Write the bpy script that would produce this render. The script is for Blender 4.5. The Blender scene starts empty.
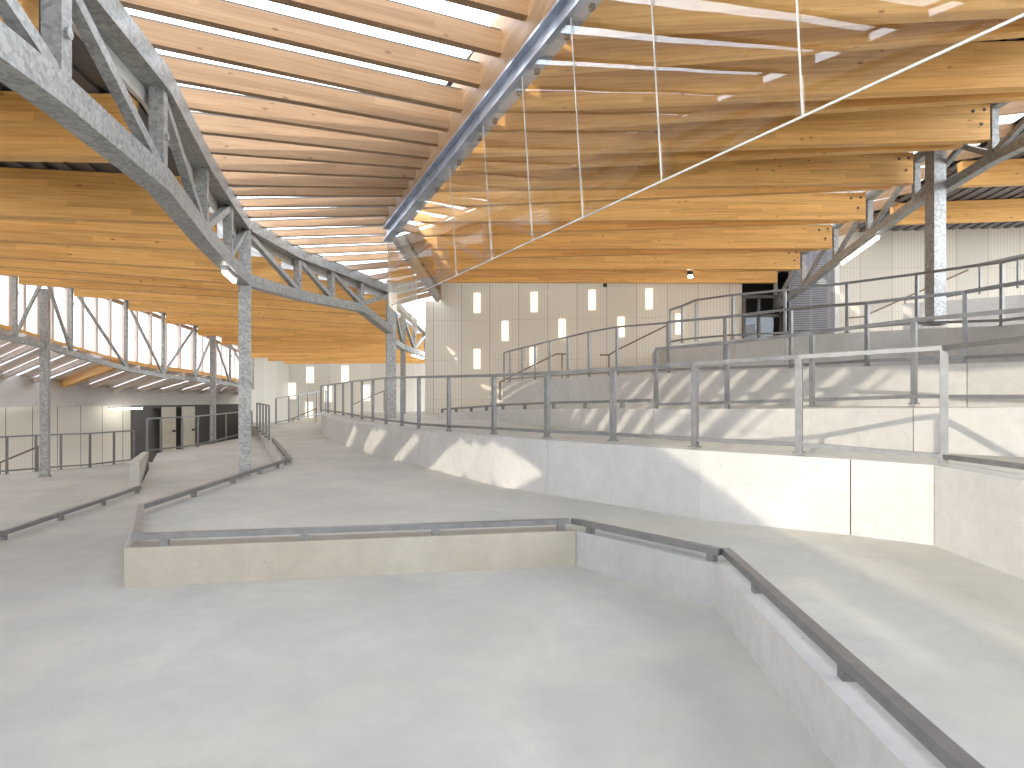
import bpy, math, random
from mathutils import Vector
random.seed(7)
C = bpy.context.scene.collection
F, CU, CV, EYE = 680.0, 512.0, 396.0, 1.6
V = Vector
def P(u, v, d): return V(((u-CU)*d/F, d, EYE-(v-CV)*d/F))
def G(u, v, z): return P(u, v, (EYE-z)*F/(v-CV))
ORD = ("first second third fourth fifth sixth seventh eighth ninth tenth eleventh twelfth thirteenth fourteenth fifteenth sixteenth "
       "seventeenth eighteenth nineteenth twentieth twenty-first twenty-second twenty-third twenty-fourth twenty-fifth twenty-sixth "
       "twenty-seventh twenty-eighth twenty-ninth thirtieth thirty-first thirty-second thirty-third thirty-fourth thirty-fifth "
       "thirty-sixth thirty-seventh thirty-eighth thirty-ninth fortieth").split()

# ------------------------------------------------------------------ materials
def newmat(name):
    m = bpy.data.materials.new(name); m.use_nodes = True
    nt = m.node_tree
    return m, nt, nt.nodes, nt.links, nt.nodes['Principled BSDF']
def N(nodes, kind, **kw):
    n = nodes.new(kind)
    for k, v in kw.items():
        if k in n.inputs.keys(): n.inputs[k].default_value = v
        else: setattr(n, k, v)
    return n
def ramp(nodes, stops):
    r = nodes.new('ShaderNodeValToRGB')
    while len(r.color_ramp.elements) < len(stops): r.color_ramp.elements.new(0.5)
    for e, (p, c) in zip(r.color_ramp.elements, stops):
        e.position = p; e.color = (c[0], c[1], c[2], 1)
    return r
def mixc(nodes, links, a, b, fac, mode='MIX'):
    m = nodes.new('ShaderNodeMix'); m.data_type = 'RGBA'; m.blend_type = mode
    for sock, val in ((m.inputs[0], fac), (m.inputs[6], a), (m.inputs[7], b)):
        if isinstance(val, (int, float)): sock.default_value = val
        elif isinstance(val, tuple): sock.default_value = (*val, 1) if len(val) == 3 else val
        else: links.new(val, sock)
    return m.outputs[2]

def concrete(name, c0, c1, stain, rough=0.8, holes=True, scale=1.0, streak=False):
    m, nt, nd, lk, bs = newmat(name)
    geo = nd.new('ShaderNodeNewGeometry')
    n1 = N(nd, 'ShaderNodeTexNoise', Scale=0.55*scale, Detail=6.0, Roughness=0.6); lk.new(geo.outputs['Position'], n1.inputs['Vector'])
    n2 = N(nd, 'ShaderNodeTexNoise', Scale=5.0*scale, Detail=6.0, Roughness=0.7); lk.new(geo.outputs['Position'], n2.inputs['Vector'])
    n3 = N(nd, 'ShaderNodeTexNoise', Scale=60.0, Detail=3.0); lk.new(geo.outputs['Position'], n3.inputs['Vector'])
    r1 = ramp(nd, [(0.35, c0), (0.65, c1)]); lk.new(n1.outputs['Fac'], r1.inputs['Fac'])
    r2 = ramp(nd, [(0.42, (0, 0, 0)), (0.75, (1, 1, 1))]); lk.new(n2.outputs['Fac'], r2.inputs['Fac'])
    mul = nd.new('ShaderNodeMath'); mul.operation = 'MULTIPLY'; mul.inputs[1].default_value = 0.55
    lk.new(r2.outputs['Color'], mul.inputs[0])
    col = mixc(nd, lk, r1.outputs['Color'], stain, mul.outputs[0])
    if streak:
        mp = N(nd, 'ShaderNodeMapping'); mp.inputs['Scale'].default_value = (0.85, 0.65, 1); mp.inputs['Rotation'].default_value = (0, 0, 0.5)
        lk.new(geo.outputs['Position'], mp.inputs['Vector'])
        n5 = N(nd, 'ShaderNodeTexNoise', Scale=1.3, Detail=5.0, Roughness=0.65, Distortion=0.6); lk.new(mp.outputs['Vector'], n5.inputs['Vector'])
        r5 = ramp(nd, [(0.36, (0.90, 0.905, 0.92)), (0.66, (1.05, 1.03, 0.99))]); lk.new(n5.outputs['Fac'], r5.inputs['Fac'])
        col = mixc(nd, lk, col, r5.outputs['Color'], 1.0, 'MULTIPLY')
    if holes:
        vo = N(nd, 'ShaderNodeTexVoronoi', Scale=7.0); lk.new(geo.outputs['Position'], vo.inputs['Vector'])
        rv = ramp(nd, [(0.03, (0.45, 0.43, 0.4)), (0.07, (1, 1, 1))]); lk.new(vo.outputs['Distance'], rv.inputs['Fac'])
        col = mixc(nd, lk, col, rv.outputs['Color'], 0.6, 'MULTIPLY')
    lk.new(col, bs.inputs['Base Color'])
    bs.inputs['Roughness'].default_value = rough
    bp = N(nd, 'ShaderNodeBump', Strength=0.12, Distance=0.01); lk.new(n3.outputs['Fac'], bp.inputs['Height']); lk.new(bp.outputs['Normal'], bs.inputs['Normal'])
    return m

def timber(name, light, mid, dark, sat=1.0):
    m, nt, nd, lk, bs = newmat(name)
    uv = nd.new('ShaderNodeUVMap'); uv.uv_map = 'UV'
    sep = nd.new('ShaderNodeSeparateXYZ'); lk.new(uv.outputs['UV'], sep.inputs[0])
    mp = N(nd, 'ShaderNodeMapping'); mp.inputs['Scale'].default_value = (0.35, 9, 1); lk.new(uv.outputs['UV'], mp.inputs['Vector'])
    g = N(nd, 'ShaderNodeTexNoise', Scale=3.0, Detail=5.0, Roughness=0.6, Distortion=0.4); lk.new(mp.outputs['Vector'], g.inputs['Vector'])
    r = ramp(nd, [(0.3, dark), (0.52, mid), (0.72, light)]); lk.new(g.outputs['Fac'], r.inputs['Fac'])
    # laminations 45 mm thick
    lam = nd.new('ShaderNodeMath'); lam.operation = 'MULTIPLY'; lam.inputs[1].default_value = 1/0.09; lk.new(sep.outputs[1], lam.inputs[0])
    fl = nd.new('ShaderNodeMath'); fl.operation = 'FLOOR'; lk.new(lam.outputs[0], fl.inputs[0])
    bl = nd.new('ShaderNodeMath'); bl.operation = 'MULTIPLY'; bl.inputs[1].default_value = 0.45; lk.new(sep.outputs[0], bl.inputs[0])
    ad = nd.new('ShaderNodeMath'); ad.operation = 'MULTIPLY_ADD'; ad.inputs[1].default_value = 0.37; lk.new(fl.outputs[0], ad.inputs[0]); lk.new(bl.outputs[0], ad.inputs[2])
    fl2 = nd.new('ShaderNodeMath'); fl2.operation = 'FLOOR'; lk.new(ad.outputs[0], fl2.inputs[0])
    cb = nd.new('ShaderNodeCombineXYZ'); lk.new(fl.outputs[0], cb.inputs[0]); lk.new(fl2.outputs[0], cb.inputs[1])
    wn = nd.new('ShaderNodeTexWhiteNoise'); wn.noise_dimensions = '3D'; lk.new(cb.outputs[0], wn.inputs['Vector'])
    rb = ramp(nd, [(0.0, (0.82, 0.78, 0.74)), (1.0, (1.1, 1.1, 1.1))]); lk.new(wn.outputs['Value'], rb.inputs['Fac'])
    col = mixc(nd, lk, r.outputs['Color'], rb.outputs['Color'], 0.8, 'MULTIPLY')
    # knots
    mk = N(nd, 'ShaderNodeMapping'); mk.inputs['Scale'].default_value = (2.2, 5.5, 1); lk.new(uv.outputs['UV'], mk.inputs['Vector'])
    vo = N(nd, 'ShaderNodeTexVoronoi', Scale=1.0); lk.new(mk.outputs['Vector'], vo.inputs['Vector'])
    rk = ramp(nd, [(0.05, (0.35, 0.2, 0.1)), (0.11, (1, 1, 1))]); lk.new(vo.outputs['Distance'], rk.inputs['Fac'])
    col = mixc(nd, lk, col, rk.outputs['Color'], 0.75, 'MULTIPLY')
    lk.new(col, bs.inputs['Base Color']); bs.inputs['Roughness'].default_value = 0.55
    return m

def metal(name, c0, c1, metallic=0.6, rough=0.45, scale=25, spangle=True):
    m, nt, nd, lk, bs = newmat(name)
    geo = nd.new('ShaderNodeNewGeometry')
    if spangle:
        vo = N(nd, 'ShaderNodeTexVoronoi', Scale=float(scale)); lk.new(geo.outputs['Position'], vo.inputs['Vector'])
        sp = nd.new('ShaderNodeSeparateColor'); lk.new(vo.outputs['Color'], sp.inputs[0])
        n = N(nd, 'ShaderNodeTexNoise', Scale=3.0, Detail=4.0); lk.new(geo.outputs['Position'], n.inputs['Vector'])
        av = nd.new('ShaderNodeMath'); av.operation = 'ADD'; lk.new(sp.outputs[0], av.inputs[0]); lk.new(n.outputs['Fac'], av.inputs[1])
        hf = nd.new('ShaderNodeMath'); hf.operation = 'MULTIPLY'; hf.inputs[1].default_value = 0.5; lk.new(av.outputs[0], hf.inputs[0])
        fac = hf.outputs[0]
    else:
        n = N(nd, 'ShaderNodeTexNoise', Scale=8.0, Detail=4.0); lk.new(geo.outputs['Position'], n.inputs['Vector']); fac = n.outputs['Fac']
    r = ramp(nd, [(0.25, c0), (0.75, c1)]); lk.new(fac, r.inputs['Fac'])
    lk.new(r.outputs['Color'], bs.inputs['Base Color'])
    bs.inputs['Metallic'].default_value = metallic; bs.inputs['Roughness'].default_value = rough
    return m

def panelmat(name, c, seam, pitch=1.05, rib=0.105, hpitch=1.45, translucent=0.0):
    """ribbed translucent wall sheeting, joints every pitch metres"""
    m, nt, nd, lk, bs = newmat(name)
    uv = nd.new('ShaderNodeUVMap'); uv.uv_map = 'UV'
    sep = nd.new('ShaderNodeSeparateXYZ'); lk.new(uv.outputs['UV'], sep.inputs[0])
    def lines(sock, period, width):
        a = nd.new('ShaderNodeMath'); a.operation = 'DIVIDE'; a.inputs[1].default_value = period; lk.new(sock, a.inputs[0])
        f = nd.new('ShaderNodeMath'); f.operation = 'FRACT'; lk.new(a.outputs[0], f.inputs[0])
        l = nd.new('ShaderNodeMath'); l.operation = 'LESS_THAN'; l.inputs[1].default_value = width/period; lk.new(f.outputs[0], l.inputs[0])
        return l.outputs[0]
    a = nd.new('ShaderNodeMath'); a.operation = 'DIVIDE'; a.inputs[1].default_value = pitch; lk.new(sep.outputs[0], a.inputs[0])
    fl = nd.new('ShaderNodeMath'); fl.operation = 'FLOOR'; lk.new(a.outputs[0], fl.inputs[0])
    wn = nd.new('ShaderNodeTexWhiteNoise'); wn.noise_dimensions = '1D'; lk.new(fl.outputs[0], wn.inputs['W'])
    rr = ramp(nd, [(0.0, (0.9, 0.9, 0.9)), (1.0, (1.03, 1.03, 1.03))]); lk.new(wn.outputs['Value'], rr.inputs['Fac'])
    col = mixc(nd, lk, c, rr.outputs['Color'], 1.0, 'MULTIPLY')
    ribs = lines(sep.outputs[0], rib, rib*0.25)
    col = mixc(nd, lk, col, tuple(x*0.86 for x in c), ribs)
    col = mixc(nd, lk, col, tuple(x*0.8 for x in c), lines(sep.outputs[1], hpitch, 0.02))
    col = mixc(nd, lk, col, seam, lines(sep.outputs[0], pitch, 0.035))
    lk.new(col, bs.inputs['Base Color']); bs.inputs['Roughness'].default_value = 0.4
    if translucent:
        tr = nd.new('ShaderNodeBsdfTranslucent'); lk.new(col, tr.inputs['Color'])
        mx = nd.new('ShaderNodeMixShader'); mx.inputs[0].default_value = translucent
        lk.new(bs.outputs[0], mx.inputs[1]); lk.new(tr.outputs[0], mx.inputs[2])
        lk.new(mx.outputs[0], nd['Material Output'].inputs['Surface'])
    return m

def plain(name, c, rough=0.6, metallic=0.0, noise=0.06):
    m, nt, nd, lk, bs = newmat(name)
    geo = nd.new('ShaderNodeNewGeometry')
    n = N(nd, 'ShaderNodeTexNoise', Scale=6.0, Detail=4.0); lk.new(geo.outputs['Position'], n.inputs['Vector'])
    r = ramp(nd, [(0.3, tuple(x*(1-noise) for x in c)), (0.7, tuple(x*(1+noise) for x in c))]); lk.new(n.outputs['Fac'], r.inputs['Fac'])
    lk.new(r.outputs['Color'], bs.inputs['Base Color']); bs.inputs['Roughness'].default_value = rough; bs.inputs['Metallic'].default_value = metallic
    return m
def glow(name, c, s):
    m, nt, nd, lk, bs = newmat(name)
    bs.inputs['Base Color'].default_value = (*c, 1)
    bs.inputs['Emission Color'].default_value = (*c, 1); bs.inputs['Emission Strength'].default_value = s
    return m
def glass(name, tint, refl=1.0, wobble=0.0, base=0.02, rough=0.0):
    m = bpy.data.materials.new(name); m.use_nodes = True
    nt = m.node_tree; nd = nt.nodes; lk = nt.links; nd.clear()
    out = nd.new('ShaderNodeOutputMaterial')
    tr = nd.new('ShaderNodeBsdfTransparent'); tr.inputs[0].default_value = (*tint, 1)
    gl = nd.new('ShaderNodeBsdfGlossy'); gl.inputs['Roughness'].default_value = rough; gl.inputs[0].default_value = (1, 1, 1, 1)
    fr = nd.new('ShaderNodeFresnel')
    gb = nd.new('ShaderNodeNewGeometry'); io = nd.new('ShaderNodeMath'); io.operation = 'MULTIPLY_ADD'
    io.inputs[1].default_value = 1/1.5-1.5; io.inputs[2].default_value = 1.5   # same reflectance from both sides of a thin pane
    lk.new(gb.outputs['Backfacing'], io.inputs[0]); lk.new(io.outputs[0], fr.inputs[0])
    mu = nd.new('ShaderNodeMath'); mu.operation = 'MULTIPLY_ADD'; mu.inputs[1].default_value = refl; mu.inputs[2].default_value = base; mu.use_clamp = True
    lk.new(fr.outputs[0], mu.inputs[0])
    if wobble:
        geo = nd.new('ShaderNodeNewGeometry')
        n = N(nd, 'ShaderNodeTexNoise', Scale=0.9, Detail=1.0); lk.new(geo.outputs['Position'], n.inputs['Vector'])
        bp = N(nd, 'ShaderNodeBump', Strength=1.0, Distance=wobble); lk.new(n.outputs['Fac'], bp.inputs['Height'])
        lk.new(bp.outputs['Normal'], gl.inputs['Normal'])
    mx = nd.new('ShaderNodeMixShader'); lk.new(mu.outputs[0], mx.inputs[0]); lk.new(tr.outputs[0], mx.inputs[1]); lk.new(gl.outputs[0], mx.inputs[2])
    lk.new(mx.outputs[0], out.inputs['Surface'])
    return m

def frosted(name, c):
    m = bpy.data.materials.new(name); m.use_nodes = True
    nt = m.node_tree; nd = nt.nodes; lk = nt.links; nd.clear()
    out = nd.new('ShaderNodeOutputMaterial'); a = nd.new('ShaderNodeBsdfTranslucent'); b = nd.new('ShaderNodeBsdfDiffuse')
    a.inputs[0].default_value = (*c, 1); b.inputs[0].default_value = (*c, 1)
    mx = nd.new('ShaderNodeMixShader'); mx.inputs[0].default_value = 0.35
    lk.new(a.outputs[0], mx.inputs[1]); lk.new(b.outputs[0], mx.inputs[2]); lk.new(mx.outputs[0], out.inputs['Surface'])
    return m
M = {}
M['frost'] = frosted('frosted_sheet', (0.9, 0.88, 0.88))
M['opal'] = frosted('opal_sheet', (0.47, 0.46, 0.445))
M['floor'] = concrete('floor_concrete', (0.475, 0.455, 0.405), (0.565, 0.545, 0.50), (0.46, 0.44, 0.40), 0.75, False, 1.0, True)
M['ramp'] = concrete('ramp_concrete', (0.485, 0.465, 0.41), (0.555, 0.535, 0.485), (0.455, 0.43, 0.38), 0.75, False, 1.0, True)
M['conc'] = concrete('wall_concrete', (0.55, 0.53, 0.495), (0.63, 0.61, 0.575), (0.47, 0.45, 0.42), 0.85, True, 1.4)
M['kerb'] = concrete('kerb_concrete', (0.40, 0.355, 0.28), (0.48, 0.435, 0.36), (0.34, 0.305, 0.25), 0.85, True, 1.4)
M['kerb2'] = concrete('shaded_kerb_concrete', (0.43, 0.42, 0.40), (0.51, 0.50, 0.48), (0.36, 0.35, 0.34), 0.85, True, 1.4)  # darker concrete, stands in for the shade on the corner kerb
M['fascia'] = concrete('fascia_concrete', (0.60, 0.56, 0.51), (0.68, 0.64, 0.59), (0.54, 0.51, 0.48), 0.85, False, 1.0)
M['wood'] = timber('glulam_timber', (0.87, 0.53, 0.19), (0.80, 0.44, 0.13), (0.67, 0.33, 0.08))
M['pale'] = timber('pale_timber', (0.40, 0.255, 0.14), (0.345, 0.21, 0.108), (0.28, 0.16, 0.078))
M['galv'] = metal('galvanised_steel', (0.27, 0.275, 0.265), (0.45, 0.455, 0.44), 0.35, 0.45)
M['rail'] = metal('rail_steel', (0.20, 0.198, 0.195), (0.27, 0.268, 0.263), 0.55, 0.38, 25, False)
M['bluesteel'] = metal('ridge_steel', (0.36, 0.40, 0.48), (0.58, 0.63, 0.72), 0.55, 0.28, 4)
M['deck'] = plain('roof_deck', (0.16, 0.15, 0.15), 0.6, 0.3)
M['dark'] = plain('dark_fitting', (0.03, 0.03, 0.035), 0.5)
M['dkframe'] = plain('dark_frame', (0.10, 0.09, 0.08), 0.5)
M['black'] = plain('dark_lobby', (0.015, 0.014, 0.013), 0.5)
M['panel'] = panelmat('ribbed_panel', (0.80, 0.755, 0.65), (0.52, 0.48, 0.41))
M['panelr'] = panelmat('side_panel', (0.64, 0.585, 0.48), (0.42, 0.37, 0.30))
M['panelw'] = panelmat('framed_panel', (0.82, 0.77, 0.65), (0.28, 0.25, 0.21), 0.95, 0.095, 1.9)
M['panelb'] = panelmat('hall_panel', (0.74, 0.71, 0.64), (0.55, 0.52, 0.46), 1.25, 0.125, 2.2)
M['cream'] = plain('cream_door', (0.62, 0.57, 0.45), 0.5)
M['white'] = plain('white_panel', (0.72, 0.71, 0.68), 0.5)
M['soffit'] = plain('pale_soffit', (0.78, 0.68, 0.62), 0.6)
M['louvre'] = plain('grey_louvre', (0.33, 0.33, 0.355), 0.45, 0.3)
M['brown'] = plain('brown_rail', (0.22, 0.15, 0.10), 0.5)
M['seal'] = plain('edge_strip', (0.45, 0.445, 0.41), 0.4)
M['tube'] = glow('tube_light', (1.0, 0.97, 0.90), 11.0)
M['spot'] = glow('spot_light', (1.0, 0.93, 0.8), 60.0)
M['litwin'] = glow('lit_window', (1.0, 0.96, 0.84), 0.55)
M['sky_glass'] = glass('roof_glass', (0.97, 0.98, 0.99), 0.8, 0.0, 0.01)
M['screen'] = glass('screen_glass', (0.98, 0.98, 0.97), 1.0, 0.004, 0.0)
M['clear'] = glass('clear_glass', (0.96, 0.97, 0.97), 0.8, 0.0, 0.0)

# ------------------------------------------------------------------ mesh builder
class MB:
    def __init__(s): s.v = []; s.f = []; s.uv = []
    def quad(s, pts, uvs):
        i = len(s.v); s.v += [V(p) for p in pts]; s.f.append(tuple(range(i, i+len(pts)))); s.uv.append(uvs)
    def box8(s, a, b, off=(0, 0)):
        """a, b: two rings of 4 points; closed prism with running UVs"""
        n = len(a); L = (a[0]-b[0]).length; t = off[1]
        for k in range(n):
            k2 = (k+1) % n; w = (a[k]-a[k2]).length
            s.quad([a[k], a[k2], b[k2], b[k]], [(off[0], t), (off[0], t+w), (off[0]+L, t+w), (off[0]+L, t)])
            t += w
        for ring, rev in ((a, True), (b, False)):
            r = list(reversed(ring)) if rev else list(ring)
            o = r[0]; e1 = (r[1]-o).normalized() if (r[1]-o).length else V((1, 0, 0))
            s.quad(r, [((p-o).dot(e1), (p-o).z) for p in r])
        return s
    def bar(s, p, q, w, h, up=V((0, 0, 1)), vertical_ends=False):
        p = V(p); q = V(q); t = (q-p).normalized()
        side = t.cross(up)
        if side.length < 1e-4: side = t.cross(V((1, 0, 0)))
        side.normalize(); nrm = V((0, 0, 1)) if vertical_ends else side.cross(t).normalized()
        off = (random.random()*20, random.random()*20)
        def ring(c): return [c+side*w/2+nrm*h/2, c+side*w/2-nrm*h/2, c-side*w/2-nrm*h/2, c-side*w/2+nrm*h/2]
        return s.box8(ring(q), ring(p), off)
    def post(s, p, q, w, dirv, depth=None):
        """upright box between p (foot) and q (head), sides aligned to dirv"""
        d = V((dirv.x, dirv.y, 0)).normalized(); n = V((-d.y, d.x, 0)); depth = depth or w
        def ring(c): return [c+d*w/2+n*depth/2, c-d*w/2+n*depth/2, c-d*w/2-n*depth/2, c+d*w/2-n*depth/2]
        return s.box8(ring(V(q)), ring(V(p)), (random.random()*5, random.random()*5))
    def sweep(s, pts, w, h):
        pts = [V(p) for p in pts]; rings = []
        for i, p in enumerate(pts):
            a = (p-pts[i-1]) if i else (pts[1]-p); b = (pts[i+1]-p) if i < len(pts)-1 else (p-pts[i-1])
            a = V((a.x, a.y, 0)).normalized(); b = V((b.x, b.y, 0)).normalized()
            t = (a+b).normalized(); side = V((t.y, -t.x, 0)); k = 1/max(0.4, t.dot(a))
            side = side*w/2*k; up = V((0, 0, h/2))
            rings.append([p+side+up, p+side-up, p-side-up, p-side+up])
        L = 0
        for i in range(len(pts)-1):
            l = (pts[i+1]-pts[i]).length; t = 0
            for k in range(4):
                k2 = (k+1) % 4; ww = w if k % 2 else h
                s.quad([rings[i][k], rings[i+1][k], rings[i+1][k2], rings[i][k2]], [(L, t), (L+l, t), (L+l, t+ww), (L, t+ww)]); t += ww
            L += l
        s.quad(list(reversed(rings[-1])), [(0, 0), (0, h), (w, h), (w, 0)]); s.quad(rings[0], [(0, 0), (0, h), (w, h), (w, 0)])
        return s
    def tube(s, pts, r, n=8):
        pts = [V(p) for p in pts]; rings = []
        for i, p in enumerate(pts):
            t = ((pts[i+1]-p) if i < len(pts)-1 else (p-pts[i-1])).normalized()
            if 0 < i < len(pts)-1: t = ((pts[i+1]-p).normalized()+(p-pts[i-1]).normalized()).normalized()
            a = t.cross(V((0, 0, 1)));  a = a if a.length > 1e-3 else V((1, 0, 0)); a.normalize(); b = a.cross(t)
            rings.append([p+(a*math.cos(2*math.pi*k/n)+b*math.sin(2*math.pi*k/n))*r for k in range(n)])
        for i in range(len(pts)-1):
            for k in range(n):
                k2 = (k+1) % n
                s.quad([rings[i][k], rings[i+1][k], rings[i+1][k2], rings[i][k2]], [(0, 0), (1, 0), (1, 1), (0, 1)])
        s.quad(rings[0][::-1], [(0, 0)]*n); s.quad(rings[-1], [(0, 0)]*n)
        return s
    def prism(s, poly, z0, z1):
        """poly: xy list or xyz (own top z); z1 number or None"""
        top = [V((p[0], p[1], p[2] if len(p) > 2 else z1)) for p in poly]
        bot = [V((p[0], p[1], z0)) for p in poly]; n = len(poly)
        s.quad(top, [(p.x, p.y) for p in top]); s.quad(bot[::-1], [(p.x, p.y) for p in bot[::-1]])
        for k in range(n):
            k2 = (k+1) % n; l = (top[k]-top[k2]).length
            s.quad([top[k], bot[k], bot[k2], top[k2]], [(0, top[k].z), (0, z0), (l, z0), (l, top[k2].z)])
        return s
    def strip_wall(s, line, thick, joints=None):
        """line: list of (x, y, z0, z1); a solid wall of the given thickness to the far side of travel (left of direction)"""
        n = len(line); nor = []
        for i in range(n):
            a = V(line[i][:2]) - V(line[i-1][:2]) if i else V(line[1][:2]) - V(line[0][:2])
            b = V(line[i+1][:2]) - V(line[i][:2]) if i < n-1 else a
            a.normalize(); b.normalize(); t = (a+b).normalized(); nor.append(V((-t.y, t.x))*thick/max(0.5, t.dot(a)))
        L = 0
        for i in range(n-1):
            p, q = line[i], line[i+1]; l = (V(q[:2])-V(p[:2])).length; g = 0.006
            tv = (V(q[:2])-V(p[:2])).normalized()
            a0 = V(p[:2])+(tv*g if joints and i in joints else V((0, 0))); b0 = V(q[:2])-(tv*g if joints and i+1 in joints else V((0, 0)))
            a1 = a0+nor[i]; b1 = b0+nor[i+1]
            A = [V((*a0, p[3])), V((*a0, p[2])), V((*b0, q[2])), V((*b0, q[3]))]
            B = [V((*a1, p[3])), V((*a1, p[2])), V((*b1, q[2])), V((*b1, q[3]))]
            s.quad(A, [(L, p[3]), (L, p[2]), (L+l, q[2]), (L+l, q[3])])
            s.quad(B[::-1], [(L+l, q[3]), (L+l, q[2]), (L, p[2]), (L, p[3])])
            s.quad([A[0], A[3], B[3], B[0]], [(0, 0), (l, 0), (l, thick), (0, thick)])
            s.quad([A[1], B[1], B[2], A[2]], [(0, 0), (l, 0), (l, thick), (0, thick)])
            s.quad([A[0], B[0], B[1], A[1]], [(0, 0), (thick, 0), (thick, 1), (0, 1)])
            s.quad([A[3], A[2], B[2], B[3]], [(0, 0), (thick, 0), (thick, 1), (0, 1)])
            L += l
        return s
    def build(s, name, mat, parent=None, loc=None, smooth=False):
        xs = s.v
        if loc is None:
            lo = V((min(p.x for p in xs), min(p.y for p in xs), min(p.z for p in xs))); hi = V((max(p.x for p in xs), max(p.y for p in xs), max(p.z for p in xs)))
            loc = (lo+hi)/2; loc.z = lo.z
        org = parent_world(parent)
        me = bpy.data.meshes.new(name); me.from_pydata([p-loc for p in xs], [], s.f); me.materials.append(mat)
        uvl = me.uv_layers.new(name='UV'); i = 0
        for uv in s.uv:
            for c in uv: uvl.data[i].uv = c; i += 1
        if smooth:
            for p in me.polygons: p.use_smooth = True
        me.update()
        o = bpy.data.objects.new(name, me); C.objects.link(o); o.location = loc-org
        if parent is not None: o.parent = parent
        return o
def parent_world(p):
    w = V((0, 0, 0))
    while p is not None: w = w+p.location; p = p.parent
    return w
def thing(name, label, cat, loc, group=None):
    o = bpy.data.objects.new(name, None); C.objects.link(o); o.location = loc; o.empty_display_size = 0.1
    return tag(o, label, cat, group)
def tag(o, label, cat, group=None, kind=None):
    o['label'] = label; o['category'] = cat
    if group: o['group'] = group
    if kind: o['kind'] = kind
    return o
def struct(o, label, cat): return tag(o, label, cat, None, 'structure')
def lerp(tab, x):
    if x <= tab[0][0]: a, b = tab[0], tab[1]
    elif x >= tab[-1][0]: a, b = tab[-2], tab[-1]
    else:
        for a, b in zip(tab, tab[1:]):
            if a[0] <= x <= b[0]: break
    t = (x-a[0])/(b[0]-a[0])
    return tuple(a[i]+(b[i]-a[i])*t for i in range(1, len(a)))

# ------------------------------------------------------------------ floors, ramps and retaining walls
Z0, ZM, ZL = -0.13, 0.22, -0.6
edgeL = [(-6.0, -9), (-6.15, 4), (-6.2, 8.28), (-6.75, 12.25), (-10.75, 20.6), (-11.0, 25), (-11.3, 31), (-12.5, 41)]
b = MB(); b.prism(edgeL[::-1] + [(6, -9), (6, 12), (2, 41)], -0.62, Z0)
struct(b.build('floor', M['floor']), 'pale grey concrete floor at the lowest step of the ramps, in front of the kerb', 'floor')
b = MB(); b.prism([(-30, -9), (-6.0, -9), (-6.15, 4), (-6.2, 8.28), (-6.75, 12.25), (-10.75, 20.6), (-10.9, 22.7), (-12.6, 22.6), (-14.2, 19.0), (-30, 19.0)], -0.9, ZL)
struct(b.build('floor_lower', M['floor']), 'sunken bluish concrete floor before the tall railing on the low side', 'floor')

wall1 = [(3.75, -9), (3.84, 5.1), (3.9, 6.28), (3.36, 6.75), (2.1, 7.6), (1.28, 8.62), (0.5, 9.5), (-0.28, 10.5), (-1.83, 13.4), (-3.4, 16.2), (-5.0, 19.6), (-6.5, 23.6), (-7.75, 27.6)]
w1top = [(6.28, 0.96), (7.6, 0.99), (10.5, 0.98), (13.4, 0.93), (19.6, 0.9), (27.6, 0.88)]
b = MB()
b.prism([(-3.5, 6.17), (0.65, 7.0), (1.68, 5.55), (1.47, 2.52), (1.15, -9), (3.9, -9), (4.05, 6.4), (3.5, 6.9), (2.3, 7.8), (1.4, 8.8), (-0.2, 10.7), (-1.7, 13.6),
         (-3.2, 16.4), (-4.8, 19.8), (-6.3, 23.8), (-7.6, 27.8, ZM), (-8.2, 33, ZM+0.1), (-13, 33, ZM+0.1), (-10.9, 29.3, ZM), (-7.4, 20.8), (-4.6, 13.8), (-4.35, 7.9)], -0.35, ZM)
struct(b.build('floor_ramp', M['ramp']), 'wide pale concrete ramp running from the kerb to the far hall', 'ramp')
# kerb walls of the ramp
def setwall(name, line, mat, label, thick=0.28, joints=None):
    b = MB().strip_wall(line, thick, joints)
    return struct(b.build(name, mat), label, 'wall')
setwall('wall_kerb_front', [(-3.5, 6.14, -0.2, ZM+.005), (0.65, 6.93, -0.2, ZM+.005)], M['kerb'], 'low tan concrete kerb facing the camera under the low rail')
setwall('wall_kerb_corner', [(0.655, 6.93, -0.2, ZM+.005), (1.66, 5.55, -0.2, ZM+.005)], M['kerb2'], 'short shaded grey kerb turning the corner between the two low kerbs', 0.28)
setwall('wall_kerb_side', [(1.655, 5.54, -0.2, ZM+.005), (1.46, 2.52, -0.2, ZM+.005), (1.13, -9, -0.2, ZM+.005)], M['conc'], 'long pale kerb running toward the viewer under the dark low rail')
setwall('wall_ramp_back', [(-10.92, 29.3, -0.62, ZM-.004), (-7.42, 20.8, -0.62, ZM-.004), (-4.62, 13.8, -0.62, ZM-.004), (-4.37, 7.9, -0.2, ZM-.004), (-3.52, 6.17, -0.2, ZM-.004)],
        M['conc'], 'white kerb face along the far edge of the wide ramp beside the steel column', 0.2)
# wall 1 (front retaining wall)
l1 = [(x, y, 0.0, (0.96 if y < 6.28 else lerp(w1top, y)[0])) for x, y in wall1]
setwall('wall_front', [(x+0.0, y, a, c) for x, y, a, c in reversed(l1)], M['conc'], 'sunlit concrete retaining wall beside the wide ramp, with railing on top', 0.3, {11, 10, 9, 4, 6, 1})
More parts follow.
